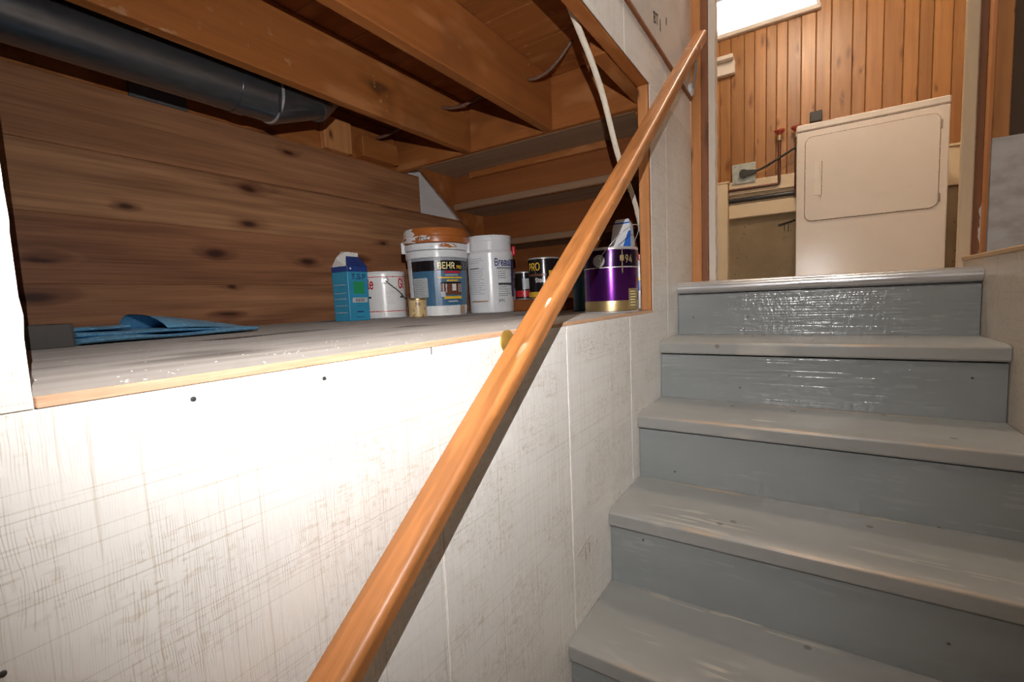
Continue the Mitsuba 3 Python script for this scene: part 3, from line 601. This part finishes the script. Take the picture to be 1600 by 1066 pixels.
# ---- white gallon can with red print
cx, cy, r, h = -1.095, -.43, .087, .190
c1 = thing('paint_can', 'white gallon paint can with red lettering between the blue carton and the big pail', 'paint can')
can_shell(c1, cx, cy, ZS, r, h, 'print_white', 'pail_white')
fa = facing(cx, cy)
put(c1 + '__red_band', wrap_patch(cx, cy, r, fa - 88, fa + 88, ZS + .166, ZS + .1685, n=40), 'print_red', label='thin red line')
put(c1 + '__red_band', wrap_patch(cx, cy, r, fa - 88, fa + 88, ZS + .026, ZS + .029, n=40), 'print_red', label='thin red line')
put(c1 + '__lettering', wrap_text('lle', .040, cx, cy, r, fa - 40, ZS + .120, True, .62), 'print_red', label='tall red letters')
put(c1 + '__lettering', wrap_text('Gl', .040, cx, cy, r, fa + 52, ZS + .120, True, .62), 'print_red', label='tall red letters')
for a_ in (-52, 46): put(c1 + '__small_print', wrap_patch(cx, cy, r, fa + a_, fa + a_ + 15, ZS + .081, ZS + .089), 'print_dark')
rows(c1, cx, cy, r, fa + 4, fa + 34, [ZS + .06 + .009 * i for i in range(6)], .0012, 'print_grey', 3)
ear(c1, cx, cy, r, fa + 4, ZS + .152, .015)
a = [math.radians(fa + t) for t in (4, 14, 26, 38, 50, 62, 78, 95)]
put(c1 + '__wire_handle', tube([(cx + (r + .006) * math.cos(t), cy + (r + .006) * math.sin(t), ZS + .152 - .075 * min(1, i / 5)) for i, t in enumerate(a)], .0024, 8, 1, 24), 'galv_plate', True, label='drooping wire handle')

# ---- small tan can in front of the big pail
cx, cy, r, h = -.809, -.527, .033, .0745
c2 = thing('small_can', 'small stained tan tin standing in front of the big pail', 'can')
can_shell(c2, cx, cy, ZS, r, h, 'can_tan', 'tin_gold', 36)

# ---- large pail with orange lid
cx, cy = -.869, -.341
p1 = thing('paint_pail', 'large white pail with an orange stained lid and dark blue label', 'pail')
R0, R1, H = .1125, .120, .342
put(p1 + '__body', move(lathe([[0, .002], [R0 - .004, .002], [R0, .008], [R1, .2265], [R1 + .004, .2275], [R1 + .0055, .2285], [R1 + .0055, .2545], [R1 + .001, .2565], [R1 - .003, .2565], [R1 - .005, .2265], [R0 - .005, .02], [0, .01]], 72), cx, cy, ZS), 'pail_white', 35)
put(p1 + '__collar', move(lathe([[R1 + .001, .2572], [R1 + .009, .2578], [R1 + .010, .2595], [R1 + .010, .281], [R1 + .001, .2838]], 72), cx, cy, ZS), 'pail_white', 35, label='white collar ring')
put(p1 + '__lid', move(lathe([[R1 + .001, .2846], [R1 + .0115, .2852], [R1 + .013, .288], [R1 + .0125, .308], [R1 + .009, .3115], [R1 + .0085, .330], [R1 + .004, .341], [R1 - .010, .342], [R1 - .014, .332], [0, .332]], 72), cx, cy, ZS), 'lid_orange', 35, label='orange stained lid with white patches')
fa = facing(cx, cy)
def blob(r_, aa, zz, ra, rz_, seed, mat, lab):
    q = random.Random(seed); pts = [(aa + ra * math.cos(t) * q.uniform(.7, 1.15), zz + rz_ * math.sin(t) * q.uniform(.7, 1.15)) for t in np.linspace(0, TAU, 22)[:-1]]
    g = trimesh.creation.extrude_polygon(Polygon(pts).buffer(0), .0011, engine='earcut'); v = g.vertices; t = np.radians(v[:, 0])
    g.vertices = np.c_[cx + (r_ + v[:, 2]) * np.cos(t), cy + (r_ + v[:, 2]) * np.sin(t), v[:, 1]]; g.fix_normals()
    put(p1 + '__paint_splash', g, mat, label=lab)
blob(R1 + .0096, fa + 22, ZS + .271, 17, .0085, 4, 'stain_splash', 'orange stain splash')
put(p1 + '__lid_print', wrap_text('22 C1', .011, cx, cy, R1 + .0128, fa - 22, ZS + .293, True), 'print_dark', label='dark marks on the lid')
def rz(z): return R0 + (R1 - R0) * (z - .008) / .2185 + .0003
def band(a0, a1, z0, z1, mat, lab=None, key='__label_panel', th=.0008):
    n = 24; m = wrap_patch(cx, cy, 1, a0, a1, z0, z1, 0, n); v = m.vertices
    rr = np.array([rz(z) for z in v[:, 2]]) + np.where(np.arange(len(v)) >= 2 * n, th, 0)
    d = v[:, :2] - [cx, cy]; d /= np.linalg.norm(d, axis=1, keepdims=True); m.vertices = np.c_[np.array([cx, cy]) + d * rr[:, None], v[:, 2] + ZS]
    put(p1 + key, m, mat, label=lab)
band(fa - 56, fa + 86, .041, .2265, 'print_blue', 'dark blue printed label')
band(fa - 56, fa + 86, .2155, .2262, 'print_midgrey', 'grey band', th=.0011)
band(fa - 55, fa + 86, .176, .2150, 'print_black', 'black band with the name', th=.0012)
band(fa + 12, fa + 48, .166, .1745, 'print_red', 'red strip', th=.0012)
band(fa - 54, fa - 20, .075, .150, 'print_grey', 'grey block of text', th=.0012)
for i in range(8): band(fa - 52, fa - 24 - (i * 5) % 9, .081 + .0084 * i, .0835 + .0084 * i, 'print_midgrey', None, '__small_print', .0015)
band(fa + 4, fa + 50, .082, .130, 'print_brown', 'picture panel', th=.0012)
band(fa + 4, fa + 50, .126, .131, 'print_black', None, th=.0014)
band(fa + 27, fa + 36, .098, .124, 'print_white', None, th=.0016)
for a_ in (8, 14, 42, 47): band(fa + a_, fa + a_ + 2, .092, .126, 'print_grey', None, th=.0016)
band(fa + 4, fa + 13, .075, .095, 'print_grey', None, th=.0016)
band(fa + 10, fa + 50, .066, .0765, 'print_yellow', 'yellow strip', th=.0016)
band(fa + 18, fa + 40, .054, .059, 'print_grey', None, th=.0012)
band(fa - 16, fa + 44, .002, .035, 'print_white', 'white sticker', th=.0014)
band(fa + 46, fa + 62, .006, .040, 'print_tan', 'torn sticker', th=.0014)
rr = rz(.2) + .0011
put(p1 + '__lettering', wrap_text('BEHR', .0250, cx, cy, rr, fa + 17, ZS + .183, True, .80), 'print_cream', label='yellow letters')
put(p1 + '__lettering', wrap_text('PRO', .0130, cx, cy, rr, fa + 44, ZS + .183, True, .75), 'print_yellow', label='small yellow letters')
rr = rz(.15) + .0007
rows(p1, cx, cy, rr + .0004, fa + 14, fa + 44, [ZS + .157], .0045, 'print_grey', 2, .1)
rows(p1, cx, cy, rr, fa + 0, fa + 54, [ZS + .1455], .0065, 'print_yellow', 3, .1)
rows(p1, cx, cy, rr - .0004, fa + 16, fa + 42, [ZS + .1345], .0065, 'print_yellow', 4, .1)
aa = math.radians(fa - 80)
lug = rotz(bx(-.008, .010, -.007, .007, -.022, .022, .002), aa)
put(p1 + '__handle_lug', move(lug, cx + (R1 + .011) * math.cos(aa), cy + (R1 + .011) * math.sin(aa), ZS + .274), 'pail_white', label='white lug of the handle')
aa = math.radians(fa + 80)
lug = rotz(bx(-.008, .008, -.007, .007, -.022, .022, .002), aa)
put(p1 + '__handle_lug', move(lug, cx + (R1 + .009) * math.cos(aa), cy + (R1 + .009) * math.sin(aa), ZS + .270), 'pail_white', label='white lug of the handle')

# ---- second tall white pail
cx, cy, r, H = -.735, -.155, .098, .319
p2 = thing('paint_pail', 'tall plain white pail with small grey print beside the orange-lidded pail', 'pail')
put(p2 + '__body', move(lathe([[0, 0.0019], [r - .008, 0.0019], [r - .005, 0.0057], [r - .001, 0.2310], [r - .0005, 0.2471]], 72), cx, cy, ZS), 'pail_white', 35)
put(p2 + '__lid', move(lathe([[r - .004, 0.2442], [r + .0005, 0.2471], [r - .002, 0.2546], [r - .007, 0.2603], [r - .007, 0.2942], [r - .0045, 0.2952], [r - .0045, 0.2999], [r - .007, 0.3008], [r - .007, 0.3121], [r - .003, 0.3140], [r - .004, 0.3187], [r - .02, 0.3197], [0, 0.3197]], 72), cx, cy, ZS), 'pail_white', 35, label='white ringed neck and lid')
fa = facing(cx, cy); rr = r + .0002
put(p2 + '__lettering', wrap_text('Breaul', .030, cx, cy, rr, fa + 34, ZS + 0.1933, True, .66), 'print_navy', label='dark blue script letters')
put(p2 + '__label_band', wrap_patch(cx, cy, rr, fa + 60, fa + 84, ZS + 0.0660, ZS + 0.2216), 'print_navy', label='dark blue side band')
put(p2 + '__label_band', wrap_patch(cx, cy, rr, fa + 15, fa + 58, ZS + 0.1792, ZS + 0.1886), 'print_midgrey', label='grey bar')
put(p2 + '__label_band', wrap_patch(cx, cy, rr, fa + 18, fa + 62, ZS + 0.1141, ZS + 0.1235), 'print_dark', label='dark bar')
rows(p2, cx, cy, rr, fa + 18, fa + 48, [ZS + z for z in (.180, .170, .161, .152, .143)], .0032, 'print_midgrey', 5)
rows(p2, cx, cy, rr, fa + 18, fa + 52, [ZS + z for z in (.113, .105, .096, .087, .078, .07)], .0032, 'print_midgrey', 6)
rows(p2, cx, cy, rr, fa - 62, fa - 14, [ZS + z for z in (.223, .215, .207)], .0026, 'print_grey', 7)
rows(p2, cx, cy, rr, fa - 62, fa - 12, [ZS + 0.0802 + .0085 * i for i in range(13)], .0026, 'print_grey', 8, .3)
put(p2 + '__label_band', wrap_patch(cx, cy, rr, fa - 60, fa - 30, ZS + 0.1839, ZS + 0.1872), 'print_dark')
put(p2 + '__label_band', wrap_patch(cx, cy, rr, fa - 56, fa - 8, ZS + 0.0471, ZS + 0.0538), 'print_tan', label='brown line')
put(p2 + '__lettering', wrap_text('19 L', .010, cx, cy, rr, fa + 26, ZS + 0.0471, True), 'print_dark')
aa = math.radians(fa + 84)
put(p2 + '__handle_grip', move(trimesh.creation.capsule(.024, .009, count=[12, 12]), cx + (r + .004) * math.cos(aa), cy + (r + .004) * math.sin(aa), ZS + 0.2593), 'print_red', True, label='red handle grip')

# ---- scrap board with two small cans on it
sb = thing('wood_scrap', 'short offcut of wood under the black and yellow can', 'board')
put(sb, rotz(bx(-.15, .15, -.07, .07, 0, .050, .003), 0).apply_translation((-.575, .0, ZS + .0005)), 'riser_wood')
zz = ZS + .0512
cx, cy, r, h = -.668, .008, .040, .125
c3 = thing('small_can', 'small can with grey and red label beside the tall white pail', 'can')
can_shell(c3, cx, cy, zz, r, h, 'print_black', 'tin_silver', 36)
fa = facing(cx, cy)
put(c3 + '__label_panel', wrap_patch(cx, cy, r, fa - 10, fa + 80, zz + .046, zz + .092), 'print_grey', label='grey panel')
put(c3 + '__label_panel', wrap_patch(cx, cy, r, fa - 80, fa + 80, zz + .012, zz + .040, n=24), 'print_red', label='red band')
cx, cy, r, h = -.560, .0, .068, .176
c4 = thing('paint_can', 'black and yellow quart can half hidden by the handrail', 'paint can')
can_shell(c4, cx, cy, zz, r, h, 'print_black', 'tin_silver')
fa = facing(cx, cy)
put(c4 + '__lettering', wrap_text('PRO', .032, cx, cy, r, fa - 40, zz + .120, True, .72), 'print_yellow', label='yellow letters')
put(c4 + '__label_panel', wrap_patch(cx, cy, r, fa + 18, fa + 84, zz + .055, zz + .118), 'print_yellow', label='yellow panel')
put(c4 + '__label_panel', wrap_patch(cx, cy, r, fa - 86, fa + 86, zz + .008, zz + .030, n=30), 'print_yellow', label='yellow band')
put(c4 + '__label_panel', wrap_patch(cx, cy, r, fa - 70, fa + 8, zz + .096, zz + .106, n=20), 'print_brown')
put(c4 + '__lettering', wrap_text('Stain', .018, cx, cy, r, fa - 14, zz + .070, True, .8), 'print_white', label='white letters')

# ---- purple gallon can by the post
cx, cy, r, h = -.094, -.421, .0800, .192
c5 = thing('paint_can', 'purple metallic gallon can with a gold band beside the bare stud', 'paint can')
can_shell(c5, cx, cy, ZS, r, h, 'purple_metal', 'tin_silver')
fa = facing(cx, cy)
put(c5 + '__upper_band', wrap_patch(cx, cy, r, fa - 100, fa + 100, ZS + .134, ZS + .181, n=50), 'purple_dark', True, label='darker upper band')
put(c5 + '__silver_line', wrap_patch(cx, cy, r + .0002, fa - 100, fa + 100, ZS + .131, ZS + .1345, n=50), 'tin_silver', True)
put(c5 + '__gold_band', wrap_patch(cx, cy, r, fa - 100, fa + 100, ZS + .006, ZS + .036, n=50), 'tin_gold', True, label='gold band')
put(c5 + '__gold_label', wrap_patch(cx, cy, r + .0006, fa + 38, fa + 68, ZS + .010, ZS + .070), 'gold_label', label='gold sticker')
rows(c5, cx, cy, r + .0012, fa + 42, fa + 60, [ZS + .02 + .008 * i for i in range(6)], .0025, 'print_cream', 4)
put(c5 + '__crest', wrap_patch(cx, cy, r + .0006, fa + 19, fa + 28, ZS + .150, ZS + .166), 'gold_label', label='small gold emblem')
put(c5 + '__lettering', wrap_text('94', .022, cx, cy, r + .0003, fa + 40, ZS + .145, True, .7), 'gold_label', label='gold lettering')
put(c5 + '__drip', wrap_patch(cx, cy, r + .0006, fa + 23, fa + 25, ZS + .115, ZS + .181), 'gold_label', label='paint drip')
ear(c5, cx, cy, r, fa - 24, ZS + .152, .018)
put(c5 + '__wire_handle', tube([(cx + .084 * math.cos(math.radians(fa - 24 + 180 * u)), cy + .084 * math.sin(math.radians(fa - 24 + 180 * u)), ZS + .155 + .10 * math.sin(math.pi * u)) for u in np.linspace(0, 1, 14)], .0013, 8, 1, 30), 'tin_silver', True, label='thin wire handle')
# ---- bag, bottle, jug behind it
cx, cy = -.122, -.228
b1 = thing('plastic_bag', 'white and blue plastic pouch standing behind the purple can', 'bag')
def pouch(x0, x1, z0, z1, w0, w1, d0, d1): return hull([[cx + sx * w, cy + sy * d, z] for (z, w, d) in ((z0, w0, d0), (z1, w1, d1)) for sx in (-1, 1) for sy in (-1, 1)])
put(b1 + '__body', cat([pouch(0, 0, ZS + .0005, .10, .034, .037, .03, .032), pouch(0, 0, .10, .20, .037, .030, .032, .012), pouch(0, 0, .20, .222, .030, .022, .012, .003)]), 'bag_white', 30)
put(b1 + '__blue_print', hull([[cx + .0, cy - .0335, .098], [cx + .037, cy - .0335, .098], [cx + .034, cy - .018, .180], [cx + .026, cy - .018, .180], [cx, cy - .0345, .098], [cx + .037, cy - .0345, .098], [cx + .034, cy - .019, .18]]), 'bag_blue', label='blue printed triangle')
put(b1 + '__blue_band', hull([[cx + s * .0275, cy - d, z] for s in (-1, 1) for d in (.0095, .0085) for z in (.2035, .2105)]), 'bag_blue')
cx, cy = -.0985, -.125
b2 = thing('bottle', 'white and blue bottle with a red cap squeezed between the purple can and the stud', 'bottle')
put(b2 + '__body', move(lathe([[0, 0], [.029, 0], [.031, .004], [.031, .150], [.022, .170], [.014, .174], [0, .174]], 30), cx, cy, ZS + .0004), 'bag_white', 35)
fa = facing(cx, cy)
put(b2 + '__label_panel', wrap_patch(cx, cy, .031, fa - 90, fa + 90, ZS + .065, ZS + .100, n=24), 'bag_blue', label='blue band')
put(b2 + '__label_panel', wrap_patch(cx, cy, .031, fa - 90, fa + 90, ZS + .100, ZS + .110, n=24), 'print_yellow')
put(b2 + '__cap', move(lathe([[0, .172], [.018, .172], [.018, .192], [.015, .195], [0, .195]], 24), cx, cy, ZS), 'print_red', 35, label='red cap')
cx, cy = -.262, -.235
b3 = thing('jug', 'dark blue plastic jug mostly hidden behind the handrail', 'jug')
put(b3 + '__body', move(lathe([[0, 0], [.042, 0], [.045, .006], [.045, .105], [.030, .130], [.014, .140], [.014, .150], [0, .150]], 32), cx, cy, ZS + .0004), 'teal_plastic', 35)
put(b3 + '__cap', move(lathe([[0, .150], [.016, .150], [.016, .166], [0, .168]], 24), cx, cy, ZS), 'print_black', 35, label='black cap')

# ================================================================ LAUNDRY ROOM THINGS
dy = thing('dryer', 'cream white clothes dryer standing on the landing against the pine wall', 'dryer')
X0, X1, Y0, Y1, ZT = .332, 1.002, 1.52, 2.16, .914
put(dy + '__cabinet', bx(X0, X1, Y0, Y1, .012, ZT - .042, .004), 'enamel')
put(dy + '__top_panel', bx(X0 - .002, X1 + .002, Y0 - .004, Y1, ZT - .039, ZT, .006), 'enamel')
put(dy + '__top_seam', bx(X0 + .003, X1 - .003, Y0 + .003, Y1 - .003, ZT - .043, ZT - .038, 0), 'seam_dark', label='dark seam under the top')
put(dy + '__console', hull([[x, y, z] for x in (X0, X1) for (y, z) in ((Y1 - .14, ZT), (Y1 - .10, ZT + .02), (Y1, ZT + .02), (Y1, ZT))]), 'enamel')
from shapely.geometry import box as sbox
def rrect(x0, x1, z0, z1, r): return Polygon(sbox(x0 + r, z0 + r, x1 - r, z1 - r).buffer(r, 8).exterior.coords)
d0 = rrect(.373, .968, .352, .838, .04)
put(dy + '__door_gap', extr(list(d0.exterior.coords)[:-1], 'y', Y0 - .0012, Y0 + .002), 'seam_dark', label='dark outline of the door')
dr_ = put(dy + '__door', extr(list(d0.buffer(-.0045).exterior.coords)[:-1], 'y', Y0 - .0065, Y0 + .0), 'enamel')
put(dr_ + '__handle', cat([bx(.420, .452, Y0 - .0085, Y0 - .006, .500, .690, .001), bx(.446, .456, Y0 - .018, Y0 - .006, .496, .694, .003)]), 'enamel_lip', label='upright moulded grip')
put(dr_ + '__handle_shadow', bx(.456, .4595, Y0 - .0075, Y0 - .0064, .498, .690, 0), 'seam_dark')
for z in (.775, .405): put(dy + '__hinge', bx(.964, .973, Y0 - .006, Y0, z - .022, z + .022, .001), 'seam_dark', label='small hinge')
for x in (X0 + .06, X1 - .06):
    for y in (Y0 + .06, Y1 - .06): put(dy + '__foot', move(trimesh.creation.cylinder(.018, .012, sections=16), x, y, .006), 'black_rubber', label='black foot')

ou = thing('outlet', 'galvanized outlet plate on the pine boards with a black plug in it', 'outlet')
put(ou + '__box', bx(-.098, .048, YW - .05, YW, .775, .912, .004), 'plate_steel')
put(ou + '__cover', bx(-.104, .054, YW - .055, YW - .05, .770, .917, .001), 'plate_steel')
for x, z in ((-.085, .90), (.035, .90), (-.085, .78), (.035, .78)): put(ou + '__screw', move(orient(trimesh.creation.cylinder(.006, .004, sections=10), 'y'), x, YW - .057, z), 'print_midgrey', label='screw')
pc = thing('power_cord', 'black dryer cord plugged into the outlet plate', 'cord')
put(pc + '__plug', cat([move(orient(trimesh.creation.cylinder(.030, .030, sections=20), 'y'), -.025, YW - .071, .838), hull([[x, YW - .073 + d, .838 + e] for x, s in ((-.02, .024), (.06, .012)) for d in (-.012, .012) for e in (-s, s)])]), 'black_rubber', 40)
put(pc + '__cord', tube([(.05, YW - .073, .842), (.11, YW - .075, .858), (.17, YW - .08, .885), (.24, YW - .082, .922), (.32, YW - .082, .962), (.42, YW - .07, .99)], .0078, 10, 1, 30), 'black_rubber', True)
cp = thing('copper_pipe', 'thin brown water pipe rising to a red tap left of the dryer', 'pipe')
put(cp + '__pipe', tube([(-.13, YW - .058, .728), (.0, YW - .058, .728), (.10, YW - .058, .728), (.19, YW - .058, .728), (.203, YW - .058, .732), (.2065, YW - .058, .745), (.2065, YW - .058, .85), (.2065, YW - .058, 1.04)], .0098, 12), 'copper', 40)
def tap(k, x):
    put(k + '__valve', cat([move(trimesh.creation.cylinder(.016, .035, sections=16), x, YW - .058, 1.05), move(orient(trimesh.creation.cylinder(.012, .05, sections=12), 'y'), x, YW - .03, 1.055)]), 'valve_brass', 40, label='brass valve')
    put(k + '__tap_handle', move(lathe([[0, 0], [.012, 0], [.016, .012], [.034, .030], [.034, .040], [0, .042]], 12), x, YW - .058, 1.066), 'valve_red', label='red tap handle')
tap(cp, .2065)
cp = thing('copper_pipe', 'thin brown water pipe with a red tap half behind the corner of the dryer', 'pipe')
put(cp + '__pipe', tube([(.312, YW - .058, .62), (.312, YW - .058, .80), (.312, YW - .058, 1.04)], .011, 12), 'copper', 40)
tap(cp, .312)
bp_ = thing('drain_pipe', 'thick black pipe running along the recess between the cream boards', 'pipe')
put(bp_, move(orient(trimesh.creation.cylinder(.017, 1.14, sections=20), 'x'), .44, YW - .035, .652), 'black_pipe', 40)
bb = thing('wall_box', 'small black box on the pine boards above the dryer', 'box')
put(bb + '__body', bx(.390, .462, YW - .055, YW, 1.115, 1.185, .004), 'black_rubber')
sh = thing('bracket_shelf', 'short cream shelf board on the pine wall below the window', 'shelf')
put(sh + '__board', bx(-.40, -.095, YW - .10, YW, 1.685, 1.715, .003), 'jamb_white')
put(sh + '__apron', bx(-.40, -.088, YW - .05, YW - .0, 1.595, 1.685, .003), 'jamb_white')

# ---- ceiling lamp that lights the laundry room
lp = thing('ceiling_lamp', 'round glowing ceiling lamp of the laundry room', 'lamp')
LX, LY = .35, .72
put(lp + '__base', move(trimesh.creation.cylinder(.07, .03, sections=24), LX, LY, 2.335), 'lamp_metal', 40)
g = move(trimesh.creation.icosphere(3, .09), LX, LY, 2.225)
d = mikit.ply(g, 'lamp_metal', True); d['emitter'] = {'type': 'area', 'radiance': {'type': 'rgb', 'value': [172.0, 143.0, 110.0]}}
put(lp + '__globe', d, None, label='glowing globe')

lp = thing('ceiling_lamp', 'round glowing ceiling lamp above the foot of the stairs', 'lamp')
LX, LY = .50, -1.5
put(lp + '__base', move(trimesh.creation.cylinder(.07, .03, sections=24), LX, LY, 2.335), 'lamp_metal', 40)
g = move(trimesh.creation.icosphere(3, .14), LX, LY, 2.175)
d = mikit.ply(g, 'lamp_metal', True); d['emitter'] = {'type': 'area', 'radiance': {'type': 'rgb', 'value': [46.0, 43.0, 38.0]}}
put(lp + '__globe', d, None, label='glowing globe')
